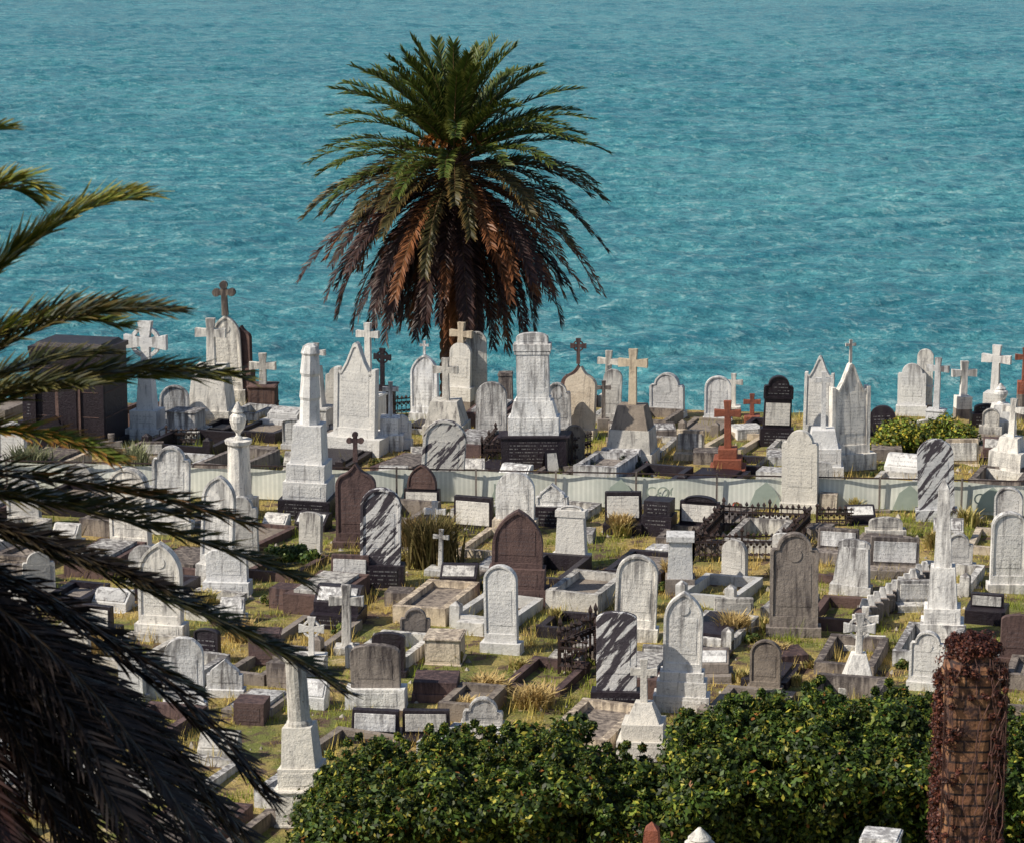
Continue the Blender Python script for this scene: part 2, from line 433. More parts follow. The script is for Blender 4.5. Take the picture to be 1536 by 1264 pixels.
E(338,1040,'W',[('b',60,12),('a',54,44,'G')])
E(565,1060,'W',[('b',90,30),('t',74,64,'N')],rot=-5)
E(467,1010,'W',[('b',44,26),('c',38,58)])
E(458,1232,'W',[('b',72,56),('b',62,30),('f',52,44,60),('d',34,104,'G')],rot=-8)
E(563,1104,'K',[('b',78,6),('m',72,36,'K')],rot=-4)
E(640,1104,'K',[('b',78,6),('m',72,36,'K')],rot=-4)
E(724,1094,'G',[('b',66,12),('s',60,38)])
E(655,1046,'B',[('b',70,12),('b',66,18)])
E(398,992,'B',[('b',46,46)])
E(170,912,'W',[('q',56,26)]); E(105,655,'G',[('b',30,20),('r',24,30)])
E(60,905,'G',[('b',56,16),('s',48,60)]); E(110,1010,'W',[('b',60,16),('r',54,70)])
E(30,980,'W',[('b',66,16),('g',52,90)]); E(330,1140,'G',[('q',60,40)])
E(378,1080,'B',[('b',46,34)]); E(430,905,'B',[('b',40,30)]); E(430,1025,'N',[('b',44,36)])
E(470,1060,'W',[('q',44,40)])
E(600,905,'N',[('b',40,20)]); E(1290,785,'K',[('q',44,24)])
E(1150,760,'K',[('q',50,18)]); E(590,720,'G',[('q',44,22)]); E(930,700,'W',[('q',60,26)])
E(1060,690,'N',[('b',40,18)]); E(1330,690,'N',[('b',44,18)]); E(1160,720,'G',[('b',44,18)])
E(415,790,'W',[('q',38,22)]); E(470,790,'K',[('q',50,24)]); E(390,690,'N',[('b',44,18)])
E(975,1420,'R',[('b',50,110),('p',34,20,90)]); E(1047,1420,'W',[('b',60,126),('u',48,62)])
E(1320,1420,'W',[('b',66,60),('b',52,112)]); E(300,1290,'W',[('b',70,30),('t',50,14)])
E(905,880,'K',[('b',34,18)]); E(1480,930,'K',[('b',60,20),('m',50,20,'K')])
E(120,745,'G',[('b',50,10),('r',44,40)]); E(430,640,'G',[('b',60,12),('q',50,14)])
E(640,690,'G',[('b',46,16)]); E(1120,655,'W',[('b',44,16)]); E(1395,700,'K',[('q',44,22)])
E(885,740,'K',[('b',30,18)])
fA=ground(150,744); fB=ground(1540,774)
def fy(x): return fA.y+(fB.y-fA.y)*(x-fA.x)/(fB.x-fA.x)
cnt=0
for i in range(1500):
    if cnt>=56: break
    px=random.uniform(0,1536); py=random.uniform(650,1080); g=ground(px,py)
    if abs(g.y-(fy(g.x)+.6))<1.6: continue
    if any(math.hypot(g.x-a,(g.y-b)*.62)<1.0 for a,b,_,_,_ in STONES): continue
    S=scl(g.y); k=random.choice('qmmbbrsxtq'); mt=random.choice('WWGGNNBKGW'); w=random.uniform(.5,.8)*S
    hh=(random.uniform(.28,.45) if k in 'qmb' else random.uniform(.5,.85))*S
    E(px,py,mt,[('b',w*1.1,.12*S),(k,w*(.7 if k=='x' else .95),hh)] if k!='b' else [('b',w,hh*.7)]); cnt+=1
for i in range(70):
    side=random.choice((-1,1)); Y=random.uniform(42,72)
    x=side*(768/scl(Y)+random.uniform(.8,10)); S=scl(Y)
    k=random.choice('rsgrtx'); m=random.choice('WWGGNBD')
    w=random.uniform(.7,.95)*S; h=random.uniform(1,1.8)*S
    st=[('b',w*1.2,.2*S),(k,w*(.8 if k=='x' else 1),h)]
    o=build(nm(st),(x,Y,terr(x,Y)),math.radians(random.gauss(-9,6)),st,m,.15,S)
    STONES.append((x,Y,w/S,True,0))
# ---------------- grave kerbs ----------------
AL=math.radians(19)
Dv=np.array([math.sin(AL),math.cos(AL)]); Wv=np.array([math.cos(AL),-math.sin(AL)])
def kerbmesh(w,l,h,mat,fill,posts):
    mb=MB(); t=.14
    mb.fr(w,t,-.1,h+.1,mat,cy=-l/2+t/2); mb.fr(w,t,-.1,h+.1,mat,cy=l/2-t/2)
    for s in(-1,1): mb.fr(t,l-2*t,-.1,h*.96+.1,mat,cx=s*(w/2-t/2))
    if fill=='slab': mb.fr(w*.72,l*.8,-.05,h+.10,random.choice('GGNK'))
    if fill=='low': mb.fr(w-2*t-.02,l-2*t-.02,-.05,h*.6+.05,'N')
    if posts:
        for sx in(-1,1):
            mb.fr(.2,.2,-.1,h+.28,mat,cx=sx*(w/2-.1),cy=-l/2+.08); mb.fr(.2,.2,h+.18,.07,mat,.04,.04,cx=sx*(w/2-.1),cy=-l/2+.08)
    me=bpy.data.meshes.new('grave_kerb'); me.from_pydata(mb.v,[],mb.f)
    for k in MATKEYS: me.materials.append(SM[k])
    me.polygons.foreach_set('material_index',mb.m); me.update(); return me
VAR=[]
for m in 'NNGBKNGNKSGB':
    for f in (None,None,None,'slab','low'):
        w=random.choice((1.1,1.25,1.9)); h=random.choice((.16,.24,.34,.42)); l=random.choice((2.15,1.9))
        VAR.append((w,l,kerbmesh(w,l,h,m,f,random.random()<.35)))
SMALL=[(.85,1.35,kerbmesh(.85,1.35,h,m,f,False)) for m in 'NGGK' for h,f in ((.2,None),(.3,'low'),(.14,'slab'))]
PL=[]
def tryplot(cx,cy,var):
    w,l,me=var
    if cy+1.2>edge(cx) : return
    for (a,b,ww,ll_) in PL:
        du=abs((cx-a)*Wv[0]+(cy-b)*Wv[1]); dv=abs((cx-a)*Dv[0]+(cy-b)*Dv[1])
        if du<(w+ww)/2+.08 and dv<(l+ll_)/2+.1: return
    for (sx,sy,sw,fl,r) in STONES:
        du=(sx-cx)*Wv[0]+(sy-cy)*Wv[1]; dv=(sx-cx)*Dv[0]+(sy-cy)*Dv[1]
        if abs(du)<w/2+sw*.35 and abs(dv)<l/2+.05: return
    if abs(cy-(fy(cx)+.8))<1.75: return
    PL.append((cx,cy,w,l))
    o=bpy.data.objects.new('grave_kerb',me); o.location=(cx,cy,terr(cx,cy)); o.rotation_euler=(random.gauss(0,.01),random.gauss(0,.014),-AL+random.gauss(0,.035)); COL.objects.link(o)
for (sx,sy,sw,fl,r) in list(STONES):
    v=random.choice([q for q in VAR if q[0]<1.5]) if sw<1.1 else random.choice([q for q in VAR if q[0]>1.2])
    c=np.array([sx,sy])-Dv*(v[1]/2+.26)
    tryplot(c[0],c[1],v)
for i in range(2600):
    tryplot(random.uniform(-24,24),random.uniform(38,73),random.choice(VAR))
for i in range(900):
    tryplot(random.uniform(-18,18),random.uniform(40,73),random.choice(SMALL))
print('plots',len(PL),'stones',len(STONES))
# ---------------- ground ----------------
gx=np.unique(np.concatenate([np.linspace(-400,-40,25),np.linspace(-40,40,81),np.linspace(40,400,25)]))
gy=np.unique(np.concatenate([np.linspace(-60,30,19),np.linspace(30,115,120)]))
V=[(x,y,terr(x,y)) for y in gy for x in gx]; nx_=len(gx)
Fg=[(j*nx_+i,j*nx_+i+1,(j+1)*nx_+i+1,(j+1)*nx_+i) for j in range(len(gy)-1) for i in range(nx_-1)]
m,nt,b=newmat('dry_grass_ground'); tc=N(nt,'ShaderNodeTexCoord'); v=tc.outputs['Object']
n1=tex(nt,v,.45,5,.6); n2=tex(nt,v,2.3,6,.65); n3=tex(nt,v,22,4,.7)
c=mix(nt,ramp(nt,n1,[(.42,0.0),(.58,1.0)]),(.54,.39,.14),(.21,.23,.05))
c=mix(nt,ramp(nt,n2,[(.50,0.0),(.60,1.0)]),c,(.14,.085,.06))
c=mix(nt,ramp(nt,n2,[(.32,1.0),(.40,0.0)]),c,(.60,.47,.28))
c=mix(nt,1.0,c,ramp(nt,n3,[(.3,(.5,.5,.5)),(.6,(1.1,1.1,1.1))]),'MULTIPLY')
nt.links.new(c,b.inputs['Base Color']); b.inputs['Roughness'].default_value=.95; bump(nt,b,n3,.9,.08)
mkobj('ground',V,Fg,[m],smooth=True)
pv=[];pf=[]
xs=np.linspace(-30,30,61)
for i,x in enumerate(xs):
    y0=fy(x)+.35
    for yy in(y0,y0+1.3): pv.append((x,yy,terr(x,yy)+.03))
for i in range(60): pf.append((2*i,2*i+2,2*i+3,2*i+1))
mkobj('footpath',pv,pf,[simple('path_concrete',(.48,.45,.42),(.34,.31,.29),3,.9)])
# ---------------- sea : wave surface + far sheet ----------------
m,nt,b=newmat('sea_water'); tc=N(nt,'ShaderNodeTexCoord'); v=tc.outputs['Object']
w1=tex(nt,mapping(nt,v,(.42,.50,1),(0,0,.25)),1.0,7,.70,.3)
w2=tex(nt,mapping(nt,v,(1.7,1.9,1),(0,0,-.2)),1.0,5,.7,.4)
w3=tex(nt,mapping(nt,v,(.008,.008,1),(0,0,.35)),1.0,4,.55,1.6)
w4=tex(nt,mapping(nt,v,(.09,.15,1),(0,0,.3)),1.0,4,.6,.5)
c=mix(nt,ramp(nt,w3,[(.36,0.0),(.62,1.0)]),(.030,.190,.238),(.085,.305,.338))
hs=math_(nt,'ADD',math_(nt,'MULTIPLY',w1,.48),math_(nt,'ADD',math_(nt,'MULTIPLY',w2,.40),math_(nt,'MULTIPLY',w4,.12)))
c=mix(nt,ramp(nt,hs,[(.40,.9),(.50,0.0)]),c,(.015,.120,.170))  # dark sides of ripples painted into the water colour
c=mix(nt,ramp(nt,hs,[(.52,0.0),(.61,.68)]),c,(.38,.57,.57))  # pale ripple highlights and glints painted into the colour by noise
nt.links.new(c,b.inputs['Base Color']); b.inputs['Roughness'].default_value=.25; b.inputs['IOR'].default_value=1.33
hh=math_(nt,'ADD',math_(nt,'MULTIPLY',w4,1.2),math_(nt,'ADD',math_(nt,'MULTIPLY',w1,.9),math_(nt,'MULTIPLY',w2,.4)))
bump(nt,b,hh,.8,.85)
NR,NC=760,820
Yr=1/np.linspace(1/170,1/1350,NR); U=np.linspace(-.42,.42,NC)
YY=np.repeat(Yr[:,None],NC,1); XX=U[None,:]*(YY+60)
dY=np.gradient(Yr)[:,None]
rs=np.random.default_rng(5); Z=np.zeros_like(XX)
wx=XX+3*np.sin(YY*.045+1)+2*np.sin(XX*.06); wy=YY+3*np.sin(XX*.038)+2*np.sin(YY*.05+XX*.02)
for i in range(52):
    lam=math.exp(rs.uniform(math.log(1.3),math.log(20))); th=math.radians(rs.normal(-70,36)); k=2*math.pi/lam
    att=np.clip(lam/(1.6*dY),0,1)**1.0
    ph=k*(wx*math.cos(th)+wy*math.sin(th))+rs.uniform(0,6.28)
    Z+=att*(.047/k)*(np.sin(ph)+.25*np.sin(2*ph+.6))
V=np.stack([XX,YY,Z],2).reshape(-1,3)
ii=(np.arange(NR-1)[:,None]*NC+np.arange(NC-1)[None,:]).ravel()
Q=np.stack([ii,ii+1,ii+NC+1,ii+NC],1)
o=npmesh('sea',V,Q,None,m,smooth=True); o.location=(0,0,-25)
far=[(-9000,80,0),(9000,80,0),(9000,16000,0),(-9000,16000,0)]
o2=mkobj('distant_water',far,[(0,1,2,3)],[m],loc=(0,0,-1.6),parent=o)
# ---------------- palms ----------------
class FB:
    def __init__(s): s.V=[];s.Q=[];s.C=[];s.n=0
    def put(s,V,Q,c):
        s.V.append(V); s.Q.append(Q+s.n); s.C.append(c); s.n+=len(V)
    def make(s,name,mat):
        return npmesh(name,np.vstack(s.V),np.vstack(s.Q),np.vstack(s.C),mat)
def frond(fb,pts,n,ll,lw,col,tipcol,rad=.035,droop=.35,side0=None,start=.12,fw=.7,tipk=.5):
    pts=np.array(pts); seg=np.linalg.norm(np.diff(pts,axis=0),axis=1); L=np.concatenate([[0],np.cumsum(seg)]); L/=L[-1]
    T=np.gradient(pts,L,axis=0); T/=np.linalg.norm(T,axis=1)[:,None]
    t=np.linspace(start,1,n)**.95
    def ip(A,t): return np.stack([np.interp(t,L,A[:,k]) for k in range(3)],1)
    pos=ip(pts,t); tt=ip(T,t); tt/=np.linalg.norm(tt,axis=1)[:,None]
    if side0 is None:
        h=pts[-1]-pts[0]; side0=np.array([h[1],-h[0],0.]); side0/=max(1e-6,np.linalg.norm(side0))
    S=np.tile(side0,(n,1)); S-=tt*(S*tt).sum(1)[:,None]; S/=np.linalg.norm(S,axis=1)[:,None]
    Nn=np.cross(S,tt)
    if np.mean(Nn[:,2])<0: Nn=-Nn
    prof=np.minimum(1,.35+2.2*t)*(1-tipk*np.clip((t-.6)/.4,0,1)**1.6)
    for sd in(-1,1):
        r=RNG
        fwd=fw+.5*t+r.normal(0,.10,n); up=r.uniform(-.05,.75,n)
        d=S*sd*.9+tt*fwd[:,None]+Nn*up[:,None]+r.normal(0,.07,(n,3)); d/=np.linalg.norm(d,axis=1)[:,None]
        l=(ll*prof*r.uniform(.8,1.1,n))[:,None]
        mid=pos+d*l*.55; d2=d+np.array([0,0,-1])*droop*r.uniform(.4,1.5,n)[:,None]; d2/=np.linalg.norm(d2,axis=1)[:,None]
        tip=mid+d2*l*.45
        wv=tt-d*(d*tt).sum(1)[:,None]; wv/=np.linalg.norm(wv,axis=1)[:,None]; wv=wv+Nn*r.uniform(-.5,.9,n)[:,None]; wv/=np.linalg.norm(wv,axis=1)[:,None]
        w=lw/2
        A=np.stack([pos-wv*w*.6,pos+wv*w*.6,mid+wv*w,mid-wv*w,tip+wv*w*.12,tip-wv*w*.12],1).reshape(-1,3)
        i=np.arange(n)[:,None]*6
        Q=np.vstack([i+np.array([0,1,2,3]),i+np.array([3,2,4,5])])
        cc=np.array(col)[None,None,:]*(r.uniform(.6,1.35,(n,1,1)))*np.ones((1,6,1))
        cc[:,4:,:]=np.array(tipcol)[None,None,:]*r.uniform(.7,1.2,(n,1,1))
        fb.put(A,Q,cc.reshape(-1,3))
    k=len(pts); R=(rad*(1-.85*L))[:,None]
    Sx=np.tile(side0,(k,1)); Sx-=T*(Sx*T).sum(1)[:,None]; Sx/=np.linalg.norm(Sx,axis=1)[:,None]; Nx=np.cross(Sx,T)
    A=np.stack([pts+Sx*R,pts-Sx*R*.5+Nx*R*.8,pts-Sx*R*.5-Nx*R*.8],1).reshape(-1,3)
    Q=[]
    for i in range(k-1):
        for q in range(3): Q.append((i*3+q,i*3+(q+1)%3,(i+1)*3+(q+1)%3,(i+1)*3+q))
    fb.put(A,np.array(Q),np.tile(np.array([[.16,.10,.05]])*(1 if col[1]>.05 else .5),(len(A),1)))
def arcfrond(C,az,e,delta,L,n=14,pw=1.2):
    p=np.array(C,float); out=[p.copy()]
    for i in range(n):
        t=(i+.5)/n; el=max(math.radians(-88),math.radians(e-delta*t**pw)); 
        p=p+np.array([math.cos(el)*math.cos(az),math.cos(el)*math.sin(az),math.sin(el)])*L/n; out.append(p.copy())
    return out
BARK=simple('palm_bark',(.11,.052,.034),(.035,.022,.022),9,.95,.9)
def trunk(name,base,top,r0,r1,parent):
    v=[];f=[];n=18;K=max(12,int((top.z-base.z)/.16))
    for j in range(K+1):
        t=j/K
        for i in range(n):
            a=2*math.pi*(i+.5*(j%2))/n; r=(r0+(r1-r0)*t)*(1+(.07 if (i+j)%2 else -.05))+(.12*math.exp(-t*14))
            v.append((base.x+(top.x-base.x)*t+r*math.cos(a),base.y+(top.y-base.y)*t+r*math.sin(a),base.z+(top.z-base.z)*t))
    for j in range(K):
        for i in range(n): f.append((j*n+i,j*n+(i+1)%n,(j+1)*n+(i+1)%n,(j+1)*n+i))
    return mkobj(name,v,f,[BARK],parent=parent)
def empty(name):
    o=bpy.data.objects.new(name,None); COL.objects.link(o); return o
PY=79.0; C=at(681,232,PY); base=Vector((C.x+.15,PY,terr(C.x,PY)-.3))
palm=empty('canary_island_date_palm')
trunk('trunk',base,Vector((C.x,PY,C.z+.1)),.56,.46,palm)
fb=FB(); NF=176; ga=math.pi*(3-5**.5)
for i in range(NF):
    q=i/(NF-1); az=i*ga+random.gauss(0,.14)
    e=84-138*q**.74+random.gauss(0,7)
    if q<.25: L=3.15+1.0*q/.25; dl=24+24*q/.25
    elif q<.6: L=4.15+.35*(q-.25)/.35; dl=48+2*(q-.25)/.35
    else: L=4.7+.8*random.random(); dl=44
    L*=random.uniform(.88,1.06)
    org=(C.x+.3*math.cos(az)*min(1,q*3),PY+.3*math.sin(az)*min(1,q*3),C.z+.35-1.35*q)
    pts=arcfrond(org,az,e,dl,L,pw=1.6)
    if q<.44: col=(.058,.088,.016); tc_=(.20,.20,.045)
    elif q<.6: col=(.062,.055,.020); tc_=(.22,.13,.04)
    else:
        col=(.048,.026,.024); tc_=(.11,.052,.036)
        if random.random()<.33: col=(.19,.075,.03); tc_=(.28,.11,.05)
    frond(fb,pts,80,.50,.05,col,tc_,droop=.12+.4*q,fw=.85,tipk=.4)
# skirt of old hanging fronds
for i in range(58):
    az=i*ga*1.7; e=random.uniform(-58,-22)
    pts=arcfrond((C.x+.35*math.cos(az),PY+.35*math.sin(az),C.z-.9-random.random()*.6),az,e,random.uniform(24,44),random.uniform(3.6,4.7),12,1.3)
    o_=random.random()<.3
    frond(fb,pts,60,.42,.05,(.17,.068,.03) if o_ else (.042,.024,.024),(.24,.09,.04) if o_ else (.09,.045,.035),droop=.5,fw=1.0,tipk=.3)
for i in range(40):
    az=random.random()*6.28; pts=arcfrond((C.x+.3*math.cos(az),PY+.3*math.sin(az),C.z-1.2-random.random()*2.2),az,-35+random.gauss(0,12),60,random.uniform(1.2,3.0),8)
    frond(fb,pts,30,.42,.045,(.09,.038,.026),(.15,.065,.035))
o=fb.make('fronds',FROND); o.parent=palm
fs=FB()
for i in range(22):
    az=random.uniform(math.pi,2*math.pi); pts=arcfrond((C.x,PY,C.z+.3),az,50,110,random.uniform(1.0,1.5),8)
    frond(fs,pts,30,.16,.03,(.30,.11,.025),(.3,.12,.03),rad=.03,start=.5)
o=fs.make('fruit_stalks',FROND); o.parent=palm
YF=22.0; C2=at(-210,730,YF)
palm2=empty('date_palm'); fb=FB()
trunk('trunk',Vector((C2.x,YF,-.2)),Vector((C2.x,YF,C2.z)),.5,.45,palm2)
def bez(s,md,tp,k=16):
    s=np.array(s);m_=np.array(md);t_=np.array(tp); c=(m_-.25*s-.25*t_)*2
    return [(1-t)**2*s+2*t*(1-t)*c+t*t*t_ for t in np.linspace(0,1,k)]
def pxfrond(md,tp,dy,start=(-210,700),col=(.06,.07,.02),tcol=(.20,.17,.06),ll=.36,n=180):
    s=at(start[0],start[1],YF); m_=at(md[0],md[1],YF+dy*.5); t_=at(tp[0],tp[1],YF+dy)
    frond(fb,bez(s,m_,t_),n,ll,.026,col,tcol,rad=.03,droop=.18,start=.1,fw=1.05,tipk=.4)
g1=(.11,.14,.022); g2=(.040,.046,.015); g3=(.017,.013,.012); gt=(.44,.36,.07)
pxfrond((40,368),(220,294),.6,(-210,640),g1,gt,.42); pxfrond((30,380),(205,300),.3,(-210,640),g1,gt,.40)
pxfrond((-60,330),(58,285),-.4,(-210,620),g1,gt,.42); pxfrond((-70,335),(50,300),-.1,(-210,620),g1,gt,.42)
pxfrond((-110,290),(8,195),.3,(-210,600),g1,(.3,.24,.05),.36)
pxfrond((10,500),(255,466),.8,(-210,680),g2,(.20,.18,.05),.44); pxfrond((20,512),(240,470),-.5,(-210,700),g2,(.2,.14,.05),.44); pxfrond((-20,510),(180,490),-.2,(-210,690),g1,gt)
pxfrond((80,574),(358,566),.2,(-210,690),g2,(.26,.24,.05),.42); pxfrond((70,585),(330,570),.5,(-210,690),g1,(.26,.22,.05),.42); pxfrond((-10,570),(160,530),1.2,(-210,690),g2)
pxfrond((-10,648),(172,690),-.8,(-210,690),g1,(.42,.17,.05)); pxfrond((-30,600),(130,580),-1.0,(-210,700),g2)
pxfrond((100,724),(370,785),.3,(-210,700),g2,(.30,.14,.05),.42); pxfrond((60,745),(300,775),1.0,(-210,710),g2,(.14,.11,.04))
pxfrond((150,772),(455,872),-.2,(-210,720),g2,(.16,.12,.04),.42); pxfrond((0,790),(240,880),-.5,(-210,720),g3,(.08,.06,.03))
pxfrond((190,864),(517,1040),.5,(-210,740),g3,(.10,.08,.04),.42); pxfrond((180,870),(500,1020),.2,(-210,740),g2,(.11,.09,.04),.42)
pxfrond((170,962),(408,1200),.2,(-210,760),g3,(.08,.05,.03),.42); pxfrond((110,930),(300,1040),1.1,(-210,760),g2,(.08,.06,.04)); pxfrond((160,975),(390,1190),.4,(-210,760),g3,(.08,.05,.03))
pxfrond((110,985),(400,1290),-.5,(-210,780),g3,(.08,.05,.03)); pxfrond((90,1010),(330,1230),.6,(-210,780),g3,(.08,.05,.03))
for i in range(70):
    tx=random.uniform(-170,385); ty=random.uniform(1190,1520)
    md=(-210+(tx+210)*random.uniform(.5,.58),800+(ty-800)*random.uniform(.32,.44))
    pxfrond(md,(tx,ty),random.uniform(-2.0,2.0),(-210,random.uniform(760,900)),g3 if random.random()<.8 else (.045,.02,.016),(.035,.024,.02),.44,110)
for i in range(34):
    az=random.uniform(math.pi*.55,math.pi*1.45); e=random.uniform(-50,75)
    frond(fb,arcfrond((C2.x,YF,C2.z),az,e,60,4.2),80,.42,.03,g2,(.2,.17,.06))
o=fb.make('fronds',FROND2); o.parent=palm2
# ---------------- leafy shrubs ----------------
def leafcloud(name,cen,rad,per,ls,pal,probs,parent=None):
    cen=np.array(cen); n=len(cen)*per; idx=np.repeat(np.arange(len(cen)),per); r=RNG
    d=r.normal(0,1,(n,3)); d[:,2]+=.25; d/=np.linalg.norm(d,axis=1)[:,None]
    rr=np.array(rad)[idx][:,None]; pos=cen[idx]+d*rr*r.uniform(.6,1.15,(n,1))
    nn=d+r.normal(0,.55,(n,3))+np.array([0,0,.3]); nn/=np.linalg.norm(nn,axis=1)[:,None]
    a=np.cross(nn,r.normal(0,1,(n,3))); a/=np.linalg.norm(a,axis=1)[:,None]; b_=np.cross(nn,a)
    s=ls*r.uniform(.6,1.3,(n,1))
    A=np.stack([pos-a*s*.6,pos+b_*s*.32-nn*s*.08,pos+a*s*.6,pos-b_*s*.32-nn*s*.08],1).reshape(-1,3)
    Q=np.arange(n*4).reshape(-1,4)
    ci=r.choice(len(pal),n,p=probs); shade=r.uniform(.6,1.3,(n,1))*(np.random.default_rng(3).uniform(.5,1.35,len(cen))[idx])[:,None]
    c=np.repeat(np.array(pal)[ci]*shade,4,axis=0)
    o=npmesh(name,A,Q,c,LEAF)
    if parent: o.parent=parent
    return o
DARKCORE=simple('shrub_interior',(.010,.012,.007),(.016,.010,.008),8,1.0)
def hedge(name,top,Y0,Y1,nclump,per,ls,pal,probs):
    root=empty(name); cen=[];rad=[]
    xs=[p[0] for p in top]; ys=[p[1] for p in top]
    def tz(px): return at(px,np.interp(px,xs,ys),Y1-.3).z
    for i in range(nclump):
        px=random.uniform(xs[0]+14,xs[-1]-14); q=random.random()
        Yc=Y0+(Y1-Y0)*(random.random()**1.1) if q<.62 else Y0
        fr=(Yc-Y0)/(Y1-Y0)
        zt=tz(px)+.42*mn.noise(Vector((px*.022,Yc*2,3)))-.30*(1-fr)**2
        rr=random.uniform(.12,.30)
        x=at(px,600,Y1).x
        if q<.62: z=zt-rr-.10*random.random()
        else:
            z=max(.15,zt-rr*1.2)*random.random()**.8; Yc=Y0+1.0*(1-z/zt)**1.1+random.uniform(-.15,.22)
        if q>.93:
            x=at(xs[0]+12 if random.random()<.5 else xs[-1],600,Y1).x; Yc=random.uniform(Y0,Y1)
            z=random.uniform(.15,tz(xs[0]+15)-.2)
        cen.append((x,Yc,z)); rad.append(rr)
    for i in range(nclump//2):
        px=random.uniform(xs[0]+5,xs[-1]-5); Yc=random.uniform(Y0+.2,Y1); cen.append((at(px,600,Y1).x,Yc,tz(px)+random.uniform(-.15,.16)-.3*(1-(Yc-Y0)/(Y1-Y0))**2)); rad.append(.05)
    leafcloud('leaves',cen,rad,per,ls,pal,probs,parent=root)
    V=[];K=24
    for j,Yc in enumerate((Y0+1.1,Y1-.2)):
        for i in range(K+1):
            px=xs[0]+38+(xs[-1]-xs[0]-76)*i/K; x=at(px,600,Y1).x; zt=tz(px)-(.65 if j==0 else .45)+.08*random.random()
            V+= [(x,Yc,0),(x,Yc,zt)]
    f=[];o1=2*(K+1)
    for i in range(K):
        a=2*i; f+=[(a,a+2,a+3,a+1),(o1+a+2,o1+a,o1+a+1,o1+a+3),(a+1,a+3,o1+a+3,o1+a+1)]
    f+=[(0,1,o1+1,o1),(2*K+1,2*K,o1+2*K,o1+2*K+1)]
    mkobj('dark_core',V,f,[DARKCORE],parent=root)  # solid near-black core, added to block see-through and paint the shaded inside
pal=[(.060,.105,.016),(.024,.044,.010),(.17,.21,.03),(.38,.34,.05),(.30,.12,.03)]
hedge('shrub_hedge',[(440,1225),(470,1168),(520,1118),(600,1116),(660,1098),(740,1106),(810,1086),(880,1090),(925,1126),(965,1130),(1000,1190)],36.4,38.8,560,150,.085,pal,[.40,.30,.19,.09,.02])
hedge('shrub_hedge',[(970,1200),(1000,1140),(1025,1085),(1090,1052),(1150,1056),(1220,1028),(1290,1052),(1350,1042),(1420,1060),(1500,1070),(1600,1080),(1700,1070)],36.2,38.6,800,150,.085,pal,[.42,.32,.18,.07,.01])
def bush(name,px,py,wpx,hpx,ls,pal,probs,ncl=26,per=160):
    g=ground(px,py); S=scl(g.y); cen=[];rad=[]
    for i in range(ncl):
        a=random.random()*6.28; rr=random.random()**.5
        x=g.x+wpx/S/2*rr*math.cos(a)*.85; y=g.y+wpx/S/2*.6*rr*math.sin(a); 
        cen.append((x,y,hpx/S*random.uniform(.15,.8)*(1.05-rr*.6))); rad.append(hpx/S*random.uniform(.18,.3))
    return leafcloud(name,cen,rad,per,ls,pal,probs)
yp=[(.16,.22,.03),(.36,.33,.05),(.50,.40,.05),(.06,.09,.02)]
bush('flowering_shrub',1350,682,95,66,.09,yp,[.4,.25,.15,.2],46)
bush('flowering_shrub',1420,672,100,56,.09,yp,[.45,.2,.1,.25],46)
bush('low_shrub',945,705,70,26,.08,[(.12,.14,.12),(.4,.2,.22),(.08,.09,.05)],[.6,.1,.3],18,120)
bush('low_shrub',890,712,70,24,.08,[(.14,.16,.14),(.08,.1,.06)],[.6,.4],16,120)
bush('low_shrub',440,842,90,38,.09,[(.06,.11,.025),(.15,.19,.04)],[.6,.4],26,120)
bush('low_shrub',575,700,50,18,.08,[(.10,.12,.03),(.25,.2,.06)],[.6,.4],12,90)
bush('low_shrub',1280,700,40,20,.08,[(.10,.12,.03),(.3,.12,.06)],[.7,.3],12,90)
bush('low_shrub',1480,905,40,26,.08,[(.2,.2,.04),(.3,.24,.05)],[.5,.5],12,90)
bush('low_shrub',1105,768,16,20,.07,[(.5,.07,.04),(.08,.1,.03)],[.6,.4],5,60)
for i in range(34):
    px,py=random.uniform(380,1500),random.uniform(690,1060); g=ground(px,py)
    if abs(g.y-(fy(g.x)+.6))<1.2: continue
    bush('low_shrub',px,py,random.uniform(24,60),random.uniform(10,22),.07,[(.08,.13,.03),(.16,.20,.04),(.30,.26,.06)],[.5,.3,.2],9,80)
def tuft(name,px,py,wpx,hpx,n,c1,c2):
    g=ground(px,py); S=scl(g.y); r=RNG; w=wpx/S/2; h=hpx/S
    bx=g.x+r.normal(0,w*.28,n); by=g.y+r.normal(0,w*.28,n); b0=np.stack([bx,by,np.zeros(n)],1)
    a=r.uniform(0,6.28,n); lean=r.uniform(.1,1,n)*w; d=np.stack([np.cos(a)*lean,np.sin(a)*lean,h*r.uniform(.6,1.1,n)],1)
    sd=np.stack([-np.sin(a),np.cos(a),0*a],1)*.018
    mid=b0+d*np.array([.4,.4,.65]); tip=b0+d*np.array([1,1,.9])
    A=np.stack([b0-sd,b0+sd,mid+sd,mid-sd,tip+sd*.1,tip-sd*.1],1).reshape(-1,3)
    i=np.arange(n)[:,None]*6; Q=np.vstack([i+np.array([0,1,2,3]),i+np.array([3,2,4,5])])
    t=r.random((n,1)); c=np.repeat(np.array(c1)*t+np.array(c2)*(1-t),6,axis=0)
    return npmesh(name,A,Q,c,GRASSM)
tuft('ornamental_grass_clump',650,850,100,80,900,(.20,.15,.07),(.10,.09,.03))
tuft('ornamental_grass_clump',618,830,50,60,400,(.30,.2,.09),(.16,.12,.04))
tuft('spiky_agave_plant',205,715,60,55,260,(.22,.24,.12),(.4,.4,.25))
tuft('spiky_agave_plant',40,720,100,55,400,(.08,.1,.05),(.2,.2,.12))
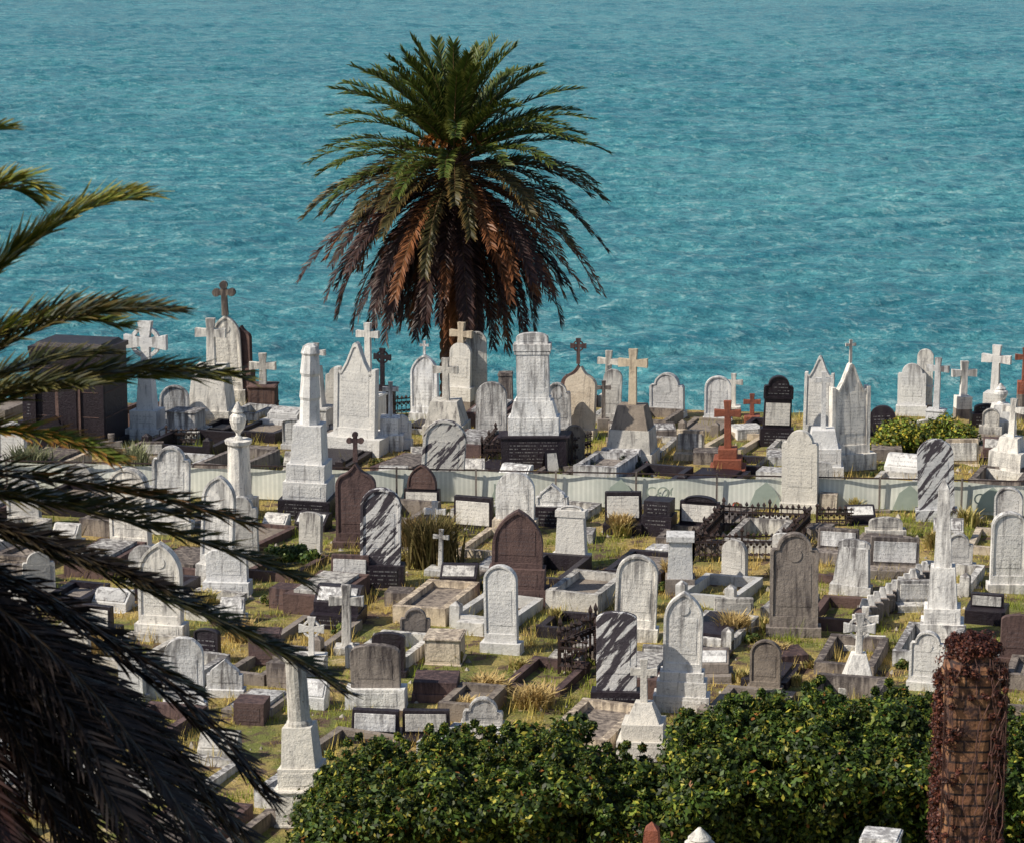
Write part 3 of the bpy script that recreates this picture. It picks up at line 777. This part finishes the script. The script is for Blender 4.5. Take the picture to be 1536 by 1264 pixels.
for (a,b_,w_,h_) in ((1100,955,60,40),(1010,868,50,30),(730,1040,90,30),(800,1060,80,34),(560,1010,30,26),(1160,990,50,30),(930,800,50,34),(1400,905,40,26),(360,960,50,34),(140,985,60,40),(700,1070,60,26)):
    tuft('dry_grass_clump',a,b_,w_,h_,320,(.62,.47,.22),(.42,.30,.12))
for i in range(34):
    tuft('dry_grass_clump',random.uniform(300,1530),random.uniform(770,1080),random.uniform(20,50),random.uniform(14,30),140,(.60,.46,.2),(.28,.28,.08))
# grass over the lawn
NT=24000; r=RNG
tx=r.uniform(-20,20,NT); ty=r.uniform(39,73.5,NT)
dens=np.array([mn.noise(Vector((x*.5,y*.5,0)))+.5*mn.noise(Vector((x*1.7,y*1.7,5))) for x,y in zip(tx,ty)])
keep=(dens+r.normal(0,.25,NT)>-.15)&(ty<73.0-.075*tx); tx,ty,dens=tx[keep],ty[keep],dens[keep]; nt_=len(tx); BL=11
n=nt_*BL; idx=np.repeat(np.arange(nt_),BL)
tz=np.array([terr(x,y) for x,y in zip(tx,ty)])
b0=np.stack([tx[idx]+r.normal(0,.09,n),ty[idx]+r.normal(0,.09,n),tz[idx]-.01],1)
a=r.uniform(0,6.28,n); hh=(r.uniform(.05,.14,nt_)*(1+1.8*(r.random(nt_)<.12)))[idx]*r.uniform(.6,1.3,n)
tip=b0+np.stack([np.cos(a)*hh*.5,np.sin(a)*hh*.5,hh],1); sd=np.stack([np.cos(a+1.5),np.sin(a+1.5),0*a],1)*.009
A=np.stack([b0-sd,b0+sd,tip],1).reshape(-1,3); Q=np.arange(n*3).reshape(-1,3)
gr=np.array([mn.noise(Vector((x*.35+9,y*.35,2))) for x,y in zip(tx,ty)]); gm=np.clip(gr*2.4+.46+r.normal(0,.15,nt_),0,1)[idx][:,None]
c=np.repeat((np.array([.66,.49,.16])*(1-gm)+np.array([.24,.29,.04])*gm)*r.uniform(.7,1.2,(n,1)),3,axis=0)
npmesh('grass',A,Q,c,GRASSM)
# ---------------- creeper-covered brick pillar ----------------
pil=empty('creeper_covered_brick_pillar'); YP=30.0
PX=at(1457,1000,YP).x; PT=at(1457,960,YP).z
m,nt,b=newmat('old_brick'); tc=N(nt,'ShaderNodeTexCoord')
bk=N(nt,'ShaderNodeTexBrick'); bk.inputs['Scale'].default_value=1; bk.inputs['Brick Width'].default_value=.30; bk.inputs['Row Height'].default_value=.13; bk.inputs['Mortar Size'].default_value=.014
bk.inputs['Color1'].default_value=(.23,.10,.055,1); bk.inputs['Color2'].default_value=(.29,.15,.075,1); bk.inputs['Mortar'].default_value=(.03,.02,.02,1)
nt.links.new(mapping(nt,tc.outputs['Object'],(1,1,1),(math.radians(90),0,0)),bk.inputs['Vector'])
nn=tex(nt,tc.outputs['Object'],5,5,.7)
c=mix(nt,ramp(nt,nn,[(.44,0.0),(.60,1.0)]),bk.outputs['Color'],(.05,.026,.024)); nt.links.new(c,b.inputs['Base Color']); b.inputs['Roughness'].default_value=.95
bump(nt,b,nn,.8,.05)
v=[];f=[];K=40;n=16
for j in range(K+1):
    t=j/K; z=PT*t; k=1 if t<.93 else math.cos((t-.93)/.07*1.35)
    for i in range(n):
        a=2*math.pi*i/n; ca,sa=math.cos(a),math.sin(a); q=(abs(ca)**4+abs(sa)**4)**-.25
        rr=.34*(1.05-.08*t)*q*k*(1+.04*mn.noise(Vector((i*.9,j*.4,1))))
        v.append((PX+rr*ca,YP+rr*sa,z))
for j in range(K):
    for i in range(n): f.append((j*n+i,j*n+(i+1)%n,(j+1)*n+(i+1)%n,(j+1)*n+i))
f.append(tuple(range(K*n,K*n+n))); mkobj('brickwork',v,f,[m],parent=pil)
cen=[];rad=[]
for i in range(560):
    z=random.uniform(1,PT+.05); s=random.choice((-1,1))
    if z>PT-.40: a=random.uniform(0,6.28); rr=(.36 if z<PT-.22 else .24)
    else: a=random.gauss(math.pi,.40) if s<0 else random.gauss(0,.40); rr=.38
    cen.append((PX+rr*math.cos(a),YP+rr*math.sin(a),z)); rad.append(random.uniform(.035,.10))
for i in range(60):
    a=random.uniform(0,6.28); rr=.3*random.random()**.5; cen.append((PX+rr*math.cos(a),YP+rr*math.sin(a),PT+.04-rr*.4)); rad.append(.08)
for i in range(70):
    cen.append((PX+random.choice((-1,1))*(.34-abs(random.gauss(0,.11))),YP-.36,random.uniform(1,PT))); rad.append(.035)
leafcloud('creeper_leaves',cen,rad,75,.036,[(.13,.042,.03),(.075,.028,.024),(.24,.09,.05),(.03,.014,.015)],[.35,.3,.15,.2],parent=pil)
vv=[];vf=[]
for i in range(22):
    x=PX+random.uniform(-.33,.33); z=random.uniform(.5,4); y=YP-.365; dr=random.uniform(-.03,.03)
    for s in range(40):
        x2=x+random.gauss(dr,.022); z2=z+.09
        if z2>PT-.1: break
        x2=max(PX-.36,min(PX+.36,x2)); o_=len(vv); w=.006
        vv+=[(x-w,y,z),(x+w,y,z),(x2+w,y,z2),(x2-w,y,z2),(x,y-.01,z),(x2,y-.01,z2)]
        vf+=[(o_,o_+4,o_+5,o_+3),(o_+4,o_+1,o_+2,o_+5)]; x,z=x2,z2
mkobj('vine_stems',vv,vf,[simple('vine',(.13,.06,.05),(.06,.03,.025),10)],parent=pil)
# ---------------- mesh fence with scrim ----------------
fen=empty('temporary_mesh_fence')
m,nt,b=newmat('scrim_cloth'); tc=N(nt,'ShaderNodeTexCoord')
so=N(nt,'ShaderNodeSeparateXYZ'); nt.links.new(tc.outputs['Object'],so.inputs[0])
wv=math_(nt,'SINE',math_(nt,'MULTIPLY',so.outputs[0],2*math.pi/.11)); n1=tex(nt,tc.outputs['Object'],1.3,5,.65)
c=mix(nt,ramp(nt,n1,[(.35,0.0),(.65,1.0)]),(.84,.84,.76),(.62,.65,.59)); c=mix(nt,ramp(nt,wv,[(.0,.22),(.5,0.0)]),c,(.28,.30,.27))
nt.links.new(c,b.inputs['Base Color']); b.inputs['Roughness'].default_value=.8
NP=18; X0,X1=fA.x-6,fB.x+6; FH=.78
sv=[];sf=[]; cols=NP*8
for i in range(cols+1):
    x=X0+(X1-X0)*i/cols; y=fy(x)+.03*math.sin(i*.8)
    sag=.03*abs(math.sin(i*math.pi/8))
    sv+=[(x,y,terr(x,y)+.04),(x,y+.02,terr(x,y)+FH-sag)]
for i in range(cols): sf.append((2*i,2*i+2,2*i+3,2*i+1))
mkobj('scrim',sv,sf,[m],parent=fen)
mb=MB()
for i in range(NP+1):
    x=X0+(X1-X0)*i/NP; mb.fr(.045,.045,0,FH+.10,'N',cx=x,cy=fy(x)-.06); mb.fr(.5,.22,0,.1,'N',cx=x,cy=fy(x)-.06)
mkobj('posts',mb.v,mb.f,[SM[k] for k in MATKEYS],mb.m,parent=fen)
rv=[];rf=[]
for z in (FH+.06,):
    for x in (X0,X1):
        y=fy(x)-.06; rv+=[(x,y-.015,z-.015),(x,y+.015,z-.015),(x,y+.015,z+.015),(x,y-.015,z+.015)]
for q in range(4): rf.append((q,(q+1)%4,4+(q+1)%4,4+q))
mkobj('top_rail',rv,rf,[IRON],parent=fen)
GR=simple('scrim_print',(.40,.46,.40),(.34,.40,.35),4)
tv=[];tf=[]
for px in (600,735,905,1120,1330,1450):
    g=at(px,755,50); x=g.x*(fy(0)/50); o_=len(tv)
    tv+=[(x,fy(x)-.05,.10),(x+.8,fy(x+.8)-.05,.10),(x+.6,fy(x+.6)-.05,.5),(x+.4,fy(x+.4)-.05,.70),(x+.15,fy(x+.15)-.05,.5)]; tf.append(tuple(range(o_,o_+5)))
mkobj('printed_shapes',tv,tf,[GR],parent=fen)
for px,tx_ in ((682,'M'),(910,'COO'),(1390,'COO')):
    g=at(px,755,50); x=g.x*(fy(0)/50); cu=bpy.data.curves.new('lettering','FONT'); cu.body=tx_; cu.size=.36; cu.extrude=.002
    cu.materials.append(GR); to=bpy.data.objects.new('lettering',cu); COL.objects.link(to); to.location=(x+.9,fy(x+.9)-.07,.28); to.rotation_euler=(math.radians(90),0,0); to.parent=fen
# ---------------- iron railings ----------------
def railing(p0,p1,h=.9,step=.13):
    A=ground(*p0);B=ground(*p1); d=(B-A); L=d.length; d.normalize(); n=int(L/step); V=[];Fc=[]
    def bx(c,w,h0,h1,w2=None):
        w2=w if w2 is None else w2; o_=len(V)
        for z,ww in((h0,w),(h1,w2)):
            for sx,sy in((-1,-1),(1,-1),(1,1),(-1,1)): V.append((c.x+sx*ww/2,c.y+sy*ww/2,z))
        for q in((0,1,5,4),(1,2,6,5),(2,3,7,6),(3,0,4,7),(4,5,6,7)): Fc.append(tuple(o_+a for a in q))
    for i in range(n+1):
        c=A+d*(i*step); big=i%8==0; hh=h*(1.12 if big else random.uniform(.9,1))
        bx(c,.045 if big else .02,0,hh*.86); bx(c,.075 if big else .06,hh*.86,hh*.9,.08); bx(c,.08,hh*.9,hh,.005)
        bx(c,.05,h*.45,h*.50,.05)
        if i<n:
            m_=c+d*(step*.5); bx(m_,.05,h*.52,h*.6,.09); bx(m_,.09,h*.2,h*.28,.03)
    nrm=Vector((-d.y,d.x,0))*.014
    for z in(.15,.62*h,.78*h):
        o_=len(V)
        for c in(A,B):
            for s in(-1,1):
                for zz in(z,z+.03): q=c+nrm*s; V.append((q.x,q.y,zz))
        Fc+= [tuple(o_+a for a in q) for q in((0,4,5,1),(2,3,7,6),(1,5,7,3))]
    mkobj('iron_grave_railing',V,Fc,[IRON])
for a,b_,h in [((840,1008),(893,985),.95),((893,985),(896,1010),.95),((838,1010),(880,1014),.8),((1040,842),(1175,842),.7),((1175,842),(1215,800),.7),((1040,842),(1085,795),.7),((1085,795),(1215,800),.7),
   ((723,702),(762,702),.75),((723,702),(745,675),.7),((858,698),(888,690),.8),((590,625),(622,622),.6),((1225,790),(1280,790),.5),((250,668),(300,668),.5)]:
    railing(a,b_,h)
# ---------------- dark vault at left ----------------
vt=MB()
vt.fr(2.3,1.7,-.3,.45,'K'); vt.fr(2.05,1.5,.15,2.35,'K'); vt.fr(2.15,1.6,2.5,.12,'K'); vt.fr(1.95,1.4,2.62,.10,'K',1.8,1.2)
vt.fr(.7,.05,.2,1.6,'B',cy=-.77); vt.fr(.5,.03,.25,1.45,'K',cy=-.81)
for q in(-1,1): vt.fr(.14,.1,.15,2.34,'K',cx=q*.95,cy=-.80)
for zz in (.8,1.45,2.05): vt.fr(2.07,1.52,zz,.02,'B')
g=ground(122,662); mkobj('granite_burial_vault',vt.v,vt.f,[SM[k] for k in MATKEYS],vt.m,g,-.25)
mb=MB()
for i in range(11):
    g=ground(1296+i*9,938-i*6.0); 
    mb.fr(.22,.5,0,.35,'N',cx=g.x,cy=g.y); mb.fr(.15+.05*random.random(),.16,.35,.12+.08*random.random(),'W',.10,.1,cx=g.x,cy=g.y)
mkobj('stone_edging_wall',mb.v,mb.f,[SM[k] for k in MATKEYS],mb.m)
mb=MB()
v=[(-.22,-.2,0),(.22,-.2,0),(.18,0,.62),(-.18,0,.62),(-.22,.2,0),(.22,.2,0)]
mb.add(v,[(0,1,2,3),(3,2,5,4)],'K'); mb.add([(-.15,-.165,.12),(.15,-.165,.12),(.12,-.025,.56),(-.12,-.025,.56)],[(0,1,2,3)],'W')
mkobj('a_board_sign',mb.v,mb.f,[SM[k] for k in MATKEYS],mb.m,ground(827,712),.3)
V=[];Fc=[]
for i in range(1100):
    x=random.uniform(-16,16);y=random.uniform(40,72.5); s=random.uniform(.03,.11); z=terr(x,y); o_=len(V)
    for a in range(5): V.append((x+s*random.uniform(.7,1.2)*math.cos(a*1.256),y+s*random.uniform(.7,1.2)*math.sin(a*1.256),z-.02))
    V.append((x+random.uniform(-.3,.3)*s,y,z+s*random.uniform(.6,1.1)))
    for a in range(5): Fc.append((o_+a,o_+(a+1)%5,o_+5))
mkobj('rubble',V,Fc,[simple('rubble_stone',(.5,.46,.4),(.2,.17,.14),3,.9)])
# ---------------- light, sky, camera ----------------
EL,AZ=42,19
s=Vector((-math.cos(math.radians(EL))*math.cos(math.radians(AZ)),-math.cos(math.radians(EL))*math.sin(math.radians(AZ)),math.sin(math.radians(EL))))
sun=bpy.data.lights.new('sun','SUN'); sun.energy=5.0; sun.angle=math.radians(.5); sun.color=(1,.92,.78)
so_=bpy.data.objects.new('sun',sun); so_.rotation_euler=s.to_track_quat('Z','Y').to_euler(); so_.location=(-40,0,60); COL.objects.link(so_)
w=bpy.data.worlds.new('World'); scene.world=w; w.use_nodes=True; nt=w.node_tree
bg=nt.nodes['Background']; sk=nt.nodes.new('ShaderNodeTexSky'); sk.sky_type='NISHITA'; sk.sun_disc=False
sk.sun_elevation=math.radians(EL); sk.sun_rotation=math.atan2(s.x,s.y)%(2*math.pi)
nt.links.new(sk.outputs[0],bg.inputs[0]); bg.inputs[1].default_value=.10
cam=bpy.data.cameras.new('camera'); cam.lens=F/1536*36; cam.sensor_width=36; cam.clip_start=.5; cam.clip_end=30000
cam.dof.use_dof=True; cam.dof.focus_distance=62; cam.dof.aperture_fstop=4.5
co=bpy.data.objects.new('camera',cam); co.location=(0,0,H); co.rotation_euler=(math.pi/2-P,0,0); COL.objects.link(co); scene.camera=co
scene.view_settings.view_transform='Standard'; scene.view_settings.look='None'; scene.view_settings.exposure=0
